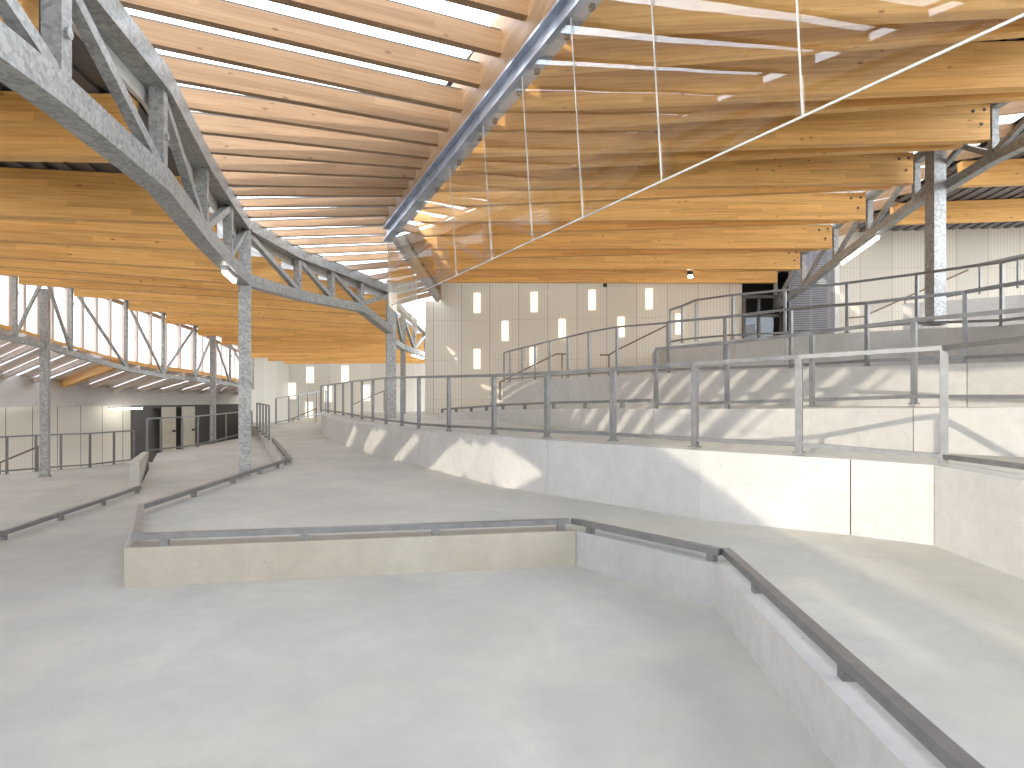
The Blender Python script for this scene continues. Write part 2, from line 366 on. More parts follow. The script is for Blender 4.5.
# ramp 1
wall2 = [(6.4, -9), (6.2, 4), (5.45, 7.15), (4.72, 8.0), (3.98, 9.1), (3.14, 10.05), (2.29, 11.0), (1.64, 12.7), (1.0, 14.2), (-0.05, 17.0), (-1.2, 19.0), (-2.2, 20.2)]
z2 = [(7.15, 1.48), (10, 1.41), (12.7, 1.36), (17, 1.27), (20.2, 1.1)]
b = MB(); b.prism([(x+.1, y+.05, (lerp(w1top, y)[0] if y > 6.28 else .96)-.015) for x, y in wall1] + [(-8.0, 33, .86), (-3.5, 33, .9), (-2.0, 24.2, 1.0), (1, 23.5, 1.1)]
                  + [(x+.15, y+.1, .95) for x, y in reversed(wall2)], -0.1, None)
struct(b.build('floor_ramp_second', M['ramp']), 'second concrete ramp level just behind the front retaining wall', 'ramp')
setwall('wall_second', [(x, y, 0.8, lerp(z2, max(y, 7.15))[0]) for x, y in reversed(wall2)], M['conc'], 'second concrete retaining wall, one level above the front wall', 0.28, {2, 5, 8})
wall3 = [(8.2, -9), (7.9, 4), (6.95, 8.3), (6.29, 9.4), (5.4, 10.3), (4.55, 11.1), (3.8, 12.05), (3.05, 13.25), (2.28, 14.75), (1.37, 16.6), (0.5, 19.2), (-0.3, 22.0)]
b = MB(); b.prism([(x+.1, y+.05, lerp(z2, max(y, 7.15))[0]-.015) for x, y in wall2] + [(-1.6, 23.8, 1.1), (0.2, 23.6, 1.2)] + [(x+.15, y+.1, 1.45) for x, y in reversed(wall3)], 0.6, None)
struct(b.build('floor_ramp_third', M['ramp']), 'third concrete ramp level behind the second retaining wall', 'ramp')
setwall('wall_third', [(x, y, 1.1, 2.05) for x, y in reversed(wall3)], M['conc'], 'bright sunlit third retaining wall across the middle of the stacked ramps', 0.28, {2, 5, 8})
wall4 = [(10, -9), (9.4, 4), (8.5, 9.0), (7.95, 11), (7.4, 12.5), (6.5, 13.3), (5.75, 14.3), (5.1, 15.5), (4.7, 17.5), (4.5, 19.4)]
z4 = [(4, 2.72), (11, 2.74), (12.5, 2.83), (13.3, 2.83), (15.5, 2.9), (19.4, 3.0)]
b = MB(); b.prism([(x+.1, y+.05, 2.04) for x, y in wall3] + [(0.0, 23.6, 2.05), (4.5, 23.0, 2.2)] + [(x+.15, y+.1, 2.05) for x, y in reversed(wall4)], 1.6, None)
struct(b.build('floor_ramp_fourth', M['ramp']), 'fourth concrete ramp level behind the bright sunlit wall', 'ramp')
setwall('wall_fourth', [(x, y, 1.8, lerp(z4, max(y, 4))[0]) for x, y in reversed(wall4)], M['conc'], 'shaded lilac grey retaining wall near the top of the stacked ramps', 0.28, {3, 5, 7})
wall5 = [(15.5, 12), (14.6, 15.5), (13.4, 18.0), (11.5, 20.0)]
b = MB(); b.prism([(x+.1, y+.05, lerp(z4, max(y, 4))[0]-.01) for x, y in wall4] + [(4.7, 22.8, 3.05), (11, 22.0, 3.6), (11.6, 20.2, 3.4), (13.5, 18.2, 3.3), (15.6, 12, 3.2), (14, -9, 2.9)], 1.9, None)
struct(b.build('floor_ramp_top', M['ramp']), 'topmost concrete ramp level carrying the outer steel column', 'ramp')
setwall('wall_top', [(x, y, 3.0, 4.15+0.02*(y-12)) for x, y in reversed(wall5)], M['conc'], 'short grey kerb wall behind the outer steel column', 0.25)

# ------------------------------------------------------------------ railings
def railing(label, pts, group='tall steel post railings', name='railing', pw=0.055, rw=0.055, ext0=None, ext1=None, low=0.09, mid=False):
    """pts: list of (foot, head) world points"""
    feet = [V(p[0]) for p in pts]; heads = [V(p[1]) for p in pts]
    r = thing(name, label, 'railing', feet[len(feet)//2], group)
    n = len(pts)
    for i in range(n):
        a = feet[max(0, i-1)]; c = feet[min(n-1, i+1)]; d = c-a
        q = MB().post(feet[i], heads[i]-V((0, 0, rw*0.4)), pw, d, pw*0.9).build('post', M['rail'], r)
        MB().post(feet[i]-V((0, 0, .002)), feet[i]+V((0, 0, 0.014)), pw*1.6, d, pw*1.5).build('base_plate', M['rail'], q)
    tp = ([V(ext0[1])] if ext0 else []) + heads + ([V(ext1[1])] if ext1 else [])
    bt = [p+V((0, 0, low)) for p in (([V(ext0[0])] if ext0 else []) + feet + ([V(ext1[0])] if ext1 else []))]
    if rw > 0: MB().sweep(tp, rw, rw*0.8).build('top_rail', M['rail'], r)
    MB().sweep(bt, 0.05, 0.045).build('bottom_rail', M['rail'], r)
    return r
def low_rail(label, line, foot_at, z, h=0.095, name='low_rail', rw=0.07):
    """a single bar close to the floor on short feet"""
    r = thing(name, label, 'rail', V((line[0][0], line[0][1], z)), 'low kerb rails on short feet')
    pts = [V((x, y, z+h)) for x, y in line]
    MB().sweep(pts, rw, 0.055).build('rail_bar', M['rail'], r)
    for (x, y, dx, dy) in foot_at:
        MB().post(V((x, y, z)), V((x, y, z+h-0.02)), 0.07, V((dx, dy, 0)), 0.06).build('foot', M['rail'], r)
    return r
def along(line, ts):
    out = []
    for t in ts:
        i = min(int(t), len(line)-2); f = t-i
        a = V(line[i]); c = V(line[i+1]); p = a+(c-a)*f; out.append((p.x, p.y, (c-a).x, (c-a).y))
    return out

# front wall railing
A = [(944, 466, 348, 6.42), (799, 453, 357, 7.05), (695, 447, 364, 7.75), (613, 441, 369, 8.8), (547, 437.5, 373, 9.75), (494, 434, 375.5, 10.85), (449, 431, 376.5, 12.4), (419, 428.5, 377, 13.7),
     (402, 426, 377.5, 14.9), (386, 424, 378, 16.3), (373, 421.5, 379.5, 17.8), (362, 419.5, 380.5, 19.3), (352, 417.5, 381.5, 20.8), (343, 415.5, 383, 22.4), (335, 414, 384, 24.0), (328, 413, 385, 25.6), (321, 412, 386, 27.4)]
railing('long steel railing standing on the front retaining wall beside the wide ramp', [(P(u, yb, d), P(u, yt, d)) for u, yb, yt, d in A],
        ext0=(V((4.0, 3.0, .98)), V((4.0, 3.0, 2.05))), pw=0.068)
MBB = [(914, 404, 320, 8.1), (812, 406.5, 333, 9.2), (727, 408.5, 343, 10.15), (656, 410, 349, 11.1)]
railing('pale steel railing with four posts on the second retaining wall', [(P(u, yb, d), P(u, yt, d)) for u, yb, yt, d in MBB],
        ext0=(V((5.9, 6.2, 1.5)), V((5.9, 6.2, 2.5))), pw=0.058)
lineB = [(2.3, 11.3), (1.64, 13.0), (1.0, 14.5), (0.0, 17.0), (-1.15, 19.2), (-2.1, 20.4)]
zB = [1.40, 1.36, 1.33, 1.26, 1.15, 1.07]
r = thing('low_rail', 'low dashed rail continuing past the four posts toward the ribbed wall', 'rail', V((1.0, 14.5, 1.3)), 'low kerb rails on short feet')
MB().sweep([V((x, y, z+.13)) for (x, y), z in zip(lineB, zB)], 0.06, 0.05).build('rail_bar', M['rail'], r)
for t in (0.5, 1.3, 2.1, 2.7, 3.2, 3.6, 4.0, 4.5, 5.0):
    i = min(int(t), 4); f = t-i; x = lineB[i][0]*(1-f)+lineB[i+1][0]*f; y = lineB[i][1]*(1-f)+lineB[i+1][1]*f; z = zB[i]*(1-f)+zB[i+1]*f
    MB().post(V((x, y, z)), V((x, y, z+.12)), 0.07, V((1, -2, 0)), 0.06).build('foot', M['rail'], r)
CC = [(965, 364, 292, 9.55), (867, 366.5, 303, 10.4), (791, 370, 309, 12.1), (725, 372, 317, 13.0), (668, 373, 322, 13.9)]
def onz(L, z, h=1.04): return [(V(((u-CU)*d/F, d, z)), V(((u-CU)*d/F, d, EYE-(yt-CV)*d/F))) for u, yb, yt, d in L]
railing('grey railing with five posts on the bright third retaining wall', onz(CC, 2.05), ext0=(V((7.3, 7.6, 2.05)), V((7.3, 7.6, 3.15))))
C2 = [(617, 0, 327, 15.1), (589, 0, 332, 16.1), (568, 0, 337, 17.0), (550, 0, 341, 18.0), (535, 0, 345, 19.0), (522, 0, 348, 20.1), (510, 0, 351, 21.2), (504, 0, 353, 22.1)]
railing('slender railing stepping down along the ribbed panel wall at the end of the third level', onz(C2, 2.04), ext0=(V((3.2, 13.95, 2.05)), V((3.2, 13.95, 3.1))), pw=0.055, rw=0.045)
DD = [(1002, 326, 262, 11.0), (917, 328, 274, 12.7), (847, 333, 283, 13.5), (785, 337, 290, 14.6), (733, 339, 295, 15.7), (696, 341.5, 300, 17.6), (682, 343, 306, 18.7), (670, 345, 310, 19.6)]
railing('grey railing on the shaded fourth wall below the outer truss', [(P(u, yb, d), P(u, yt, d)) for u, yb, yt, d in DD], ext0=(V((8.5, 9.2, 2.75)), V((8.5, 9.2, 3.8))))
EE = [(1018, 291, 256, 18.2), (980, 297, 264, 19.2), (945, 303, 270, 20.1)]
railing('highest railing behind the outer steel column', [(P(u, yb-3, d-.0), P(u, yt, d)) for u, yb, yt, d in EE], ext0=(V((14.6, 15.8, 4.2)), V((14.6, 15.8, 5.45))))
# left, tall rails
L1 = [(-14, 475.5), (7, 474), (36, 471.5), (61, 469.5), (90, 467.5), (114, 464.5), (134, 462)]
railing('tall railing at the edge of the sunken floor before the cream panel wall', [(G(u, v, ZL), G(u, v, ZL)+V((0, 0, 1.05))) for u, v in L1], ext0=(V((-19, 18.8, ZL)), V((-19, 18.8, ZL+1.05))))
L2 = [(147, 454), (161, 452), (182, 449.5), (198, 447), (214, 443.5), (226, 440), (240, 436.5), (252, 433.5)]
railing('tall railing along the passage edge in front of the cream doors', [(G(u, v, Z0), G(u, v, Z0)+V((0, 0, 1.05))) for u, v in L2])
L3 = [(269, 440), (266, 437.5), (263, 434.5), (260, 431.5), (257, 428.5)]
railing('short tight railing beyond the thick column at the ramp bend', [(G(u, v, ZM), G(u, v, ZM)+V((0, 0, 1.08))) for u, v in L3], pw=0.07)
L4 = [(276, 424, 31.5), (289, 422, 32), (299, 420, 32.5), (308, 418, 33), (317, 416, 33.5), (326, 414.5, 34)]
railing('distant railing crossing the end of the wide ramp', [(P(u, v, d), P(u, v, d)+V((0, 0, 1.2))) for u, v, d in L4])
# low rails around the wide ramp
k1 = [(-3.44, 6.21), (0.62, 6.99)]
low_rail('low grey rail on the tan kerb facing the camera', [(-3.47, 6.21), (0.585, 6.99)], along(k1, (0.06, 0.36, 0.66, 0.97)), ZM)
k2 = [(0.66, 6.98), (1.72, 5.6)]
low_rail('short low rail on the kerb corner piece', [(0.63, 7.0), (1.72, 5.6)], along(k2, (0.12, 0.95)), ZM)
k3 = [(1.77, 5.64), (1.57, 2.4), (1.22, -9)]
low_rail('long dark low rail on the kerb running toward the viewer', k3, along(k3, (0.27, 0.72, 1.02, 1.15, 1.3)), ZM)
k4 = [(-3.44, 6.25), (-4.29, 7.86), (-4.52, 13.6)]
low_rail('low rail bending back along the ramp edge to the thick column', k4, along(k4, (1.25, 1.5, 1.72, 1.9)) + [(-4.52, 13.55, 0, 1)], ZM)
k5 = [(-4.48, 13.75), (-7.3, 20.75)]
low_rail('low rail on the white kerb between the thick column and the bend', k5, along(k5, (0.05, .15, .27, .4, .53, .67, .82, .97)), ZM)
k6 = [(-6.05, 4), (-6.1, 8.28), (-6.68, 12.2)]
low_rail('low rail between the passage and the sunken bluish floor', k6, along(k6, (0.5, 0.97, 1.3, 1.63, 1.97)), Z0)
setwall('wall_upstand', [(-6.74, 12.3, -0.62, 0.42), (-11.0, 20.6, -0.62, -.08)], M['ramp'], 'narrow concrete upstand at the end of the low passage rail', 0.16)

# ------------------------------------------------------------------ trusses
def truss(label, nodes, diags, wch=0.24, wv=0.15, wd=0.11, skip=(), kinds=None):
    """nodes: (x, y, zbottom, ztop)"""
    mid = nodes[len(nodes)//2]
    t = thing('steel_truss', label, 'truss', V((mid[0], mid[1], mid[2])), 'galvanised roof trusses')
    B = [V((x, y, zb)) for x, y, zb, zt in nodes]; T = [V((x, y, zt)) for x, y, zb, zt in nodes]
    MB().sweep(B, wch, wch).build('bottom_chord', M['galv'], t)
    MB().sweep(T, wch, wch).build('top_chord', M['galv'], t)
    for i, (bb, tt) in enumerate(zip(B, T)):
        d = B[min(i+1, len(B)-1)]-B[max(i-1, 0)]
        if i not in skip:
            q = MB().post(bb+V((0, 0, wch/2)), tt-V((0, 0, wch/2)), wv, d, wv).build('vertical', M['galv'], t)
            n = V((-d.y, d.x, 0)).normalized()
            pz = tt-V((0, 0, 0.62))
            MB().tube([pz-n*(wv/2), pz-n*(wv/2+0.03)], 0.045, 8).build('bolt', M['galv'], q)
    for i, j in diags:
        if i < j: p, q = T[i]-V((0, 0, wch/2)), B[j]+V((0, 0, wch/2))       # falls from node i to node j
        else: p, q = B[j]+V((0, 0, wch/2)), T[i]-V((0, 0, wch/2))
        d = (q-p).normalized(); MB().bar(p+d*.02, q-d*.02, wd, wd).build('diagonal', M['galv'], t)
    return t
T1 = [(-3.2, -9.0, 3.95, 5.05), (-3.2, -6.5, 3.95, 5.05), (-3.2, -4.0, 3.95, 5.05), (-3.25, -1.5, 3.95, 5.05), (-3.3, 1.0, 3.95, 5.05), (-3.38, 3.2, 3.95, 5.05), (-3.55, 5.3, 3.95, 5.05), (-3.85, 7.4, 3.95, 5.05), (-4.55, 10.0, 3.95, 5.05), (-5.05, 12.1, 3.95, 5.07),
      (-5.46, 13.9, 3.97, 5.1), (-5.36, 17.0, 4.12, 5.14), (-4.95, 18.6, 4.17, 5.12), (-4.45, 20.0, 4.19, 5.05), (-3.8, 21.35, 3.62, 4.9)]
T1b = [(-3.8, 21.35, 3.5, 4.9), (-4.1, 23.6, 3.48, 4.87), (-4.2, 26, 3.47, 4.84), (-4.1, 28.5, 3.47, 4.72), (-3.95, 31, 3.47, 4.5), (-3.8, 34, 3.47, 4.45), (-3.7, 38, 3.4, 4.4)]
truss('long curved galvanised truss sweeping overhead beside the glazed roof strip', T1, [(i+2, j+2) for i, j in [(-2, -1), (-1, 0), (0, 1), (1, 2), (2, 3), (3, 4), (4, 5), (5, 6), (7, 6), (8, 7), (8, 9), (9, 10), (10, 11), (12, 11)]], skip=(10, 14))
truss('far galvanised truss bending away behind the slim twin columns', T1b, [(0, 1), (1, 2), (2, 3), (4, 3)], wch=0.2, wv=0.13, wd=0.1, skip=(0, 2))
T2u = [(-70, 265, 326, 14.2), (15, 285, 339, 17.2), (45, 288, 346, 18.5), (71, 297, 354, 19.8), (126, 311, 369, 22.4), (163, 324, 376, 24.4), (195, 336, 379.5, 26.0), (213, 342, 381.5, 27.0), (230, 351, 384.5, 28.6), (253, 361, 388, 33.0)]
T2 = []
for u, vt, vb, d in T2u: p = P(u, vt, d); q = P(u, vb, d); T2.append((p.x, d, q.z, p.z+0.42))
T2 = [(-12.7, -9, 3.1, 4.5), (-12.7, 2, 3.1, 4.4), (-12.7, 8, 3.1, 4.4)] + T2
truss('slender truss under the clerestory windows on the low side', T2, [(5, 4), (5, 6), (6, 7), (7, 8), (9, 8), (10, 9), (10, 11), (11, 12)], wch=0.14, wv=0.09, wd=0.07, skip=(5, 10))
T3 = [(8.6, -9, 5.8, 6.7), (8.6, 1, 5.8, 6.7), (8.55, 5.5, 5.8, 6.75), (8.5, 9.8, 5.8, 6.75), (8.42, 11.9, 5.75, 6.7), (8.48, 13.2, 5.68, 6.6), (8.38, 14.1, 5.6, 6.5), (8.62, 16.4, 5.45, 6.4), (8.85, 18.6, 5.28, 6.25), (9.0, 21.0, 4.95, 6.05), (9.1, 23.5, 4.7, 5.9)]
truss('outer truss at the end of the deep timber roof beams above the stacked ramps', T3, [(2, 3), (3, 4), (5, 4), (4, 6), (6, 7), (7, 8), (8, 9), (9, 10)], wch=0.17, wv=0.12, wd=0.09, skip=(5,))

# ------------------------------------------------------------------ columns
def column(label, x, y, z0, z1, w, ang=0.5):
    t = thing('steel_column', label, 'column', V((x, y, z0)), 'galvanised steel columns')
    d = V((math.cos(ang), math.sin(ang), 0))
    MB().post(V((x, y, z0)), V((x, y, z1)), w, d).build('shaft', M['galv'], t)
    MB().post(V((x, y, z0)), V((x, y, z0+0.03)), w*1.35, d).build('base_plate', M['galv'], t)
    MB().post(V((x, y, z1-.02)), V((x, y, z1)), w*1.2, d).build('head_plate', M['galv'], t)
    return t
column('thick mottled steel column carrying the long curved truss at the ramp edge', -5.46, 13.9, Z0, 5.0, 0.24, 0.35)
column('slim steel column behind the front railing at the end of the curved truss', -3.8, 21.35, 0.88, 5.3, 0.28, 0.35)
column('thinner second column just behind the end of the curved truss', -4.2, 26.2, 0.86, 4.8, 0.18, 0.35)
column('slim column among the clerestory truss nearest the picture edge', (45-512)*18.5/680, 18.5, ZL, 4.5, 0.2, 0.3)
column('slim column of the clerestory truss in front of the cream doors', (213-512)*26.2/680, 26.2, Z0, 3.9, 0.2, 0.3)
column('outer steel column standing on the topmost ramp under the outer truss', (935.5-512)*13.2/680, 13.2, 2.98, 6.75, 0.25, 0.12)

# ------------------------------------------------------------------ left roof beams and deck
T1all = sorted([(n[1], n[0], n[2], n[3]) for n in T1] + [(n[1], n[0], n[2], n[3]) for n in T1b[1:]])
T2all = sorted([(n[1], n[0], n[2], n[3]) for n in T2] + [(40.5, -13.0, 2.0, 3.5)])
pairs = [(-9, -9.3), (-7, -7.2), (-5, -5.2), (-3.2, -3.5), (-1, -1.2), (1.2, 1.0), (3.2, 2.8), (5.3, 4.7), (7.25, 6.5), (9.95, 8.3), (12.05, 10.0), (14.3, 11.8), (16.4, 13.6), (18.3, 15.4), (20.2, 17.2), (22.2, 19.8), (24.6, 22.4), (27.0, 24.4), (29.3, 26.0),
         (31.6, 27.5), (33.6, 29.4), (35.6, 32.0), (37.4, 35.0), (39.2, 38.0)]
LB = []
def leftz(d):   # beam underside at the curved truss
    return lerp([(0, 4.1), (10, 4.12), (20, 4.3), (24, 4.15), (30, 3.9), (40, 3.45)], d)[0]
for k, (d1, d2) in enumerate(pairs):
    x1 = lerp(T1all, d1)[0]-0.2; x2, _, zt2 = lerp(T2all, d2)
    za = leftz(d1); zb = min(max(zt2-0.40, 3.4), 4.55)
    h = 0.66; p = V((x1, d1, za+h/2)); q = V((x2+0.12, d2, zb+h/2)); LB.append((p+V((0, 0, h/2)), q+V((-1.0, 0, h/2))))
    if d1 < 4.5: continue
    o = MB().bar(p, q, 0.2, h, vertical_ends=True).build('roof_beam', M['wood'])
    tag(o, 'orange timber beam under the low roof, %s from the viewer' % ORD[k-7], 'beam', 'timber beams of the low roof', 'thing')
def deck(name, lines, label, mat, lift=0.015, thick=0.12, hole=None):
    """corrugated sheet lying on the beam tops"""
    b = MB(); n = 60; solid = mat not in (M['frost'], M['opal'])
    def row(p, q): return [p+(q-p)*(i/n) for i in range(n+1)]
    rows = [row(p, q) for p, q in lines]
    for a, c in zip(rows, rows[1:]):
        for i in range(n):
            if hole and hole((a[i]+c[i+1])/2): continue
            z0 = V((0, 0, lift + (0.04 if i % 2 else 0))); 
            b.quad([a[i]+z0, c[i]+z0, c[i+1]+z0, a[i+1]+z0], [(0, 0)]*4)
            if i:
                zp = V((0, 0, lift + (0 if i % 2 else 0.04)))
                b.quad([a[i]+zp, c[i]+zp, c[i]+z0, a[i]+z0], [(0, 0)]*4)
            t = V((0, 0, lift+thick))
            if solid: b.quad([a[i]+t, a[i+1]+t, c[i+1]+t, c[i]+t], [(0, 0)]*4)
    return struct(b.build(name, mat), label, 'ceiling')
def bays(name, lines, pick, label, mat_solid, name_solid, label_solid, hole=None):
    # every picked bay is frosted sheet added for fill light, the rest solid deck
    run = [lines[0]]; k = 0
    for i in range(len(lines)-1):
        if i in pick:
            if len(run) > 1: deck(name_solid, run, label_solid, mat_solid, hole=hole)
            deck('window_%d' % (pick[i]), lines[i:i+2], label % ORD[k], M['opal']); k += 1; run = [lines[i+1]]
        else: run.append(lines[i+1])
    if len(run) > 1: deck(name_solid, run, label_solid, mat_solid, hole=hole)
def rooflight(p):
    # a strip of rooflights running parallel to the front retaining wall
    t = (p.y-0.4)/(11.5-0.4); x = -4.7+t*(-10.6+4.7)
    return 0 < t < 1 and abs(p.x-x) < 0.8
LBd = []
for (a, c), (e, g) in zip(LB, LB[1:]):
    for i in range(4): f = i/4; LBd.append((a+(e-a)*f, c+(g-c)*f))
LBd.append(LB[-1]); LBd.append((LB[-1][0]+V((0, 3, 0)), LB[-1][1]+V((0, 3.5, 0))))
b = MB()
for i in range(6):
    f0, f1 = i/6, (i+1)/6
    P0 = [V((-4.7-5.9*f+dx, .4+11.1*f, 5.12)) for f, dx in ((f0, -1.3), (f1, -1.3), (f1, 1.3), (f0, 1.3))]
    b.quad(P0, [(0, 0)]*4)
struct(b.build('window_23', M['sky_glass']), 'rooflight strip in the low roof beside the viewer', 'window')
n0 = [k for k, (a, c) in enumerate(LBd) if a.y > 10.2]
deck('ceiling_left', LBd[:n0[0]+1], 'dark corrugated roof deck above the orange beams of the low roof', M['deck'], hole=rooflight)
far = [LBd[k] for k in n0 if k % 4 == 0 or k == len(LBd)-1]
far = ([LBd[n0[0]]] if n0[0] % 4 else []) + far
bays('rooflight', far, {i: 27+i for i in range(0, len(far)-1)}, 'frosted bay added in the low roof for fill light, %s from the viewer', M['deck'], 'ceiling_left_far', 'dark roof deck between the added frosted bays of the low roof')
# pale fascia between the low roof and the glazed strip
b = MB(); b.sweep([V((x-0.15, y, zt-0.1)) for x, y, zb, zt in T1 if y > -5], 0.05, 0.36)
struct(b.build('trim_1', M['white']), 'pale edge board just behind the top chord of the curved truss', 'trim')

# ------------------------------------------------------------------ ridge and glazed roof strip
def RX(d): return 3.416-0.467*d
def S8(x, y, z): return V((x*.8, y*.8, EYE+(z-EYE)*.8))
R0, R1 = V((RX(12), 12.0, 4.44)), V((RX(0.5), 0.5, 4.44+0.1126*11.5))
t = thing('ridge_beam', 'blue grey steel beam running along the top of the hanging glass screen', 'beam', V(R0)); t['kind'] = 'thing'
MB().bar(R1+V((0, 0, .0)), R0, 0.05, 0.24).build('web', M['bluesteel'], t)
dn = (R1-R0).normalized(); nn = V((dn.y, -dn.x, 0)).normalized()
for s in (0.11, -0.11):
    MB().bar(R1+V((0, 0, s)), R0+V((0, 0, s)), 0.19, 0.025).build('flange', M['bluesteel'], t)
# timber upstand on the steel beam
b = MB(); b.bar(R1+V((0, 0, .5)), R0+V((0, 0, .5)), 0.14, 0.68)
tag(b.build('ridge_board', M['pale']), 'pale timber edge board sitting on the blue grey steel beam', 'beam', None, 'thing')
R2 = V((-2.62, 24.0, 4.95))
b = MB(); b.box8([R2+V((-.06, 1.3, 1.3)), R2+V((-.06, 1.3, .2)), R2+V((0, 1.3, .2)), R2+V((0, 1.3, 1.3))], [R0+V((-.06, 0, 1.15)), R0+V((-.06, 0, .2)), R0+V((0, 0, .2)), R0+V((0, 0, 1.15))])
struct(b.build('trim_2', M['pale']), 'pale boarding closing the step between the two roofs', 'trim')
b = MB(); b.bar(R0+V((0, 0.15, .2)), R2+V((0, 0, .1)), 0.12, 0.26)
tag(b.build('edge_beam', M['galv']), 'grey edge beam beyond the glass screen, ending at the ribbed wall', 'beam', None, 'thing')
RAF = []
KT = [9.35, 10.05, 10.7, 11.25, 11.72, 12.15, 12.52, 12.9, 13.3]
seq = [(5.9+.71*k, KT[k] if k >= 0 else 9.35+.72*k) for k in range(-21, 9)] + [(11.5+.75*j+.017*j*j, 13.25+.35*j+.03*j*j) for j in range(1, 15)]
cnt = 0
for d1, d2 in seq:
    x1, _, zt = lerp(T1all, d1); zl = zt+0.14
    zl = zt+lerp([(5.9, .42), (11.6, .12), (12.5, .14), (30, .14)], max(d1, 5.9))[0]
    if d2 <= 15:
        e = S8(4.27-0.467*d2, d2, min(6.25-0.15*(d2-9.35), 7.2)); x2, d2, z2r = e
    else:
        f = (d2-15)/9; d2 = 12+12*f; x2 = -2.18-0.44*f; z2r = 4.66+0.55*f
    h = 0.24 if d1 < 11.7 else 0.13; p = V((x1-0.15, d1, zl+h/2)); q = V((x2+.05, d2, z2r+h/2)); p = p+(p-q).normalized()*(1.1 if d1 < 11.7 else 0.2); RAF.append((p+V((0, 0, h/2)), q+V((0, 0, h/2))))
    if d1 < 0: continue
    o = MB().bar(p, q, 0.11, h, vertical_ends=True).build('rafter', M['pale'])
    lab = 'pale rafter under the glazed roof strip, %s from the viewer' % ORD[max(cnt-7, 0)]
    if cnt < 7: lab = 'pale rafter overhead above the top of the frame, %s before the first visible rafter' % ORD[6-cnt]
    tag(o, lab, 'rafter', 'rafters of the glazed roof strip', 'thing'); cnt += 1
# glazing on the rafters
b = MB()
sof = MB()
for (a, c), (e, g) in zip(RAF, RAF[1:]):
    n = 4
    if a.y > 18.6:
        sof.quad([x+V((0, 0, .03)) for x in (a, e, g, c)], [(0, 0)]*4); continue
    for i in range(n):
        f0 = i/n+0.004; f1 = (i+1)/n-0.004; up = V((0, 0, 0.05))
        q4 = [a+(c-a)*f0, e+(g-e)*f0, e+(g-e)*f1, a+(c-a)*f1]
        b.quad([x+up for x in q4], [(0, 0)]*4)
w = struct(b.build('window_1', M['sky_glass']), 'glazed roof strip over the pale rafters, white sky beyond', 'window')
struct(sof.build('window_25', M['frost']), 'frosted roof strip beyond the clear glazed strip', 'window')
for i in (0, 1):
    f = i
    MB().sweep([a+(c-a)*f+V((0, 0, .03)) for a, c in RAF], 0.05, 0.04).build('glazing_bar', M['dkframe'], w)
for k, (a, c) in enumerate(RAF):
    if a.y > -1: MB().bar(a+V((0, 0, .02)), c+V((0, 0, .02)), 0.05, 0.03).build('glazing_bar', M['dkframe'], w)

# ------------------------------------------------------------------ hanging glass screen
S = thing('glass_screen', 'large hanging frameless glass smoke screen under the blue grey steel beam', 'screen', V((RX(12), 12, 3.2)))
ds = [12.0]
for u in (452, 487, 527, 577, 655, 795): ds.append(3.416/(0.467+(u-512)/680))
ds.append(0.9)
def RT(d): return 4.44+0.1126*(12-d)
dv = V((0.467, -1, 0)).normalized(); sn = V((-dv.y, dv.x, 0))
for a, c in zip(ds, ds[1:]):
    g = dv*0.008
    p0 = V((RX(a), a, 0))+g+sn*.06; p1 = V((RX(c), c, 0))-g+sn*.06
    zb = 3.2
    la = sn*-.07*(RT(a)-.14-zb); lc = sn*-.07*(RT(c)-.14-zb)     # the panes lean a little
    r0 = [p0+la+V((0, 0, RT(a)-.14)), p0+V((0, 0, zb)), p0+V((0, 0, zb))+sn*.012, p0+la+V((0, 0, RT(a)-.14))+sn*.012]
    r1 = [p1+lc+V((0, 0, RT(c)-.14)), p1+V((0, 0, zb)), p1+V((0, 0, zb))+sn*.012, p1+lc+V((0, 0, RT(c)-.14))+sn*.012]
    pn = MB().box8(r1, r0).build('pane', M['screen'], S)
    MB().bar(V((RX(c), c, zb))+sn*.06, V((RX(c), c, RT(c)-.14))+lc+sn*.06, 0.005, 0.013, up=dv).build('joint_strip', M['seal'], S)
    MB().bar(V((RX(a), a, zb))+sn*.06, V((RX(c), c, zb))+sn*.06, 0.008, 0.014).build('edge_strip', M['seal'], pn)
    for f in (0.2, 0.8):
        dd = a+(c-a)*f; x = V((RX(dd), dd, RT(dd)-.19))
        MB().bar(x, x+dv*.05, 0.04, 0.05).build('clamp', M['dark'], S)
# return pane at the far corner
p0 = V((RX(12), 12.0, 0)); p1 = V((-2.45, 17.5, 0))
MB().box8([p1+V((0, 0, 4.6)), p1+V((0, 0, 3.2)), p1+V((.012, 0, 3.2)), p1+V((.012, 0, 4.6))], [p0+V((0, 0, 4.3)), p0+V((0, 0, 3.2)), p0+V((.012, 0, 3.2)), p0+V((.012, 0, 4.3))]).build('pane', M['screen'], S)
MB().bar(p0+V((0, 0, 3.2)), p0+V((0, 0, 4.3)), 0.012, 0.012, up=dv).build('joint_strip', M['seal'], S)

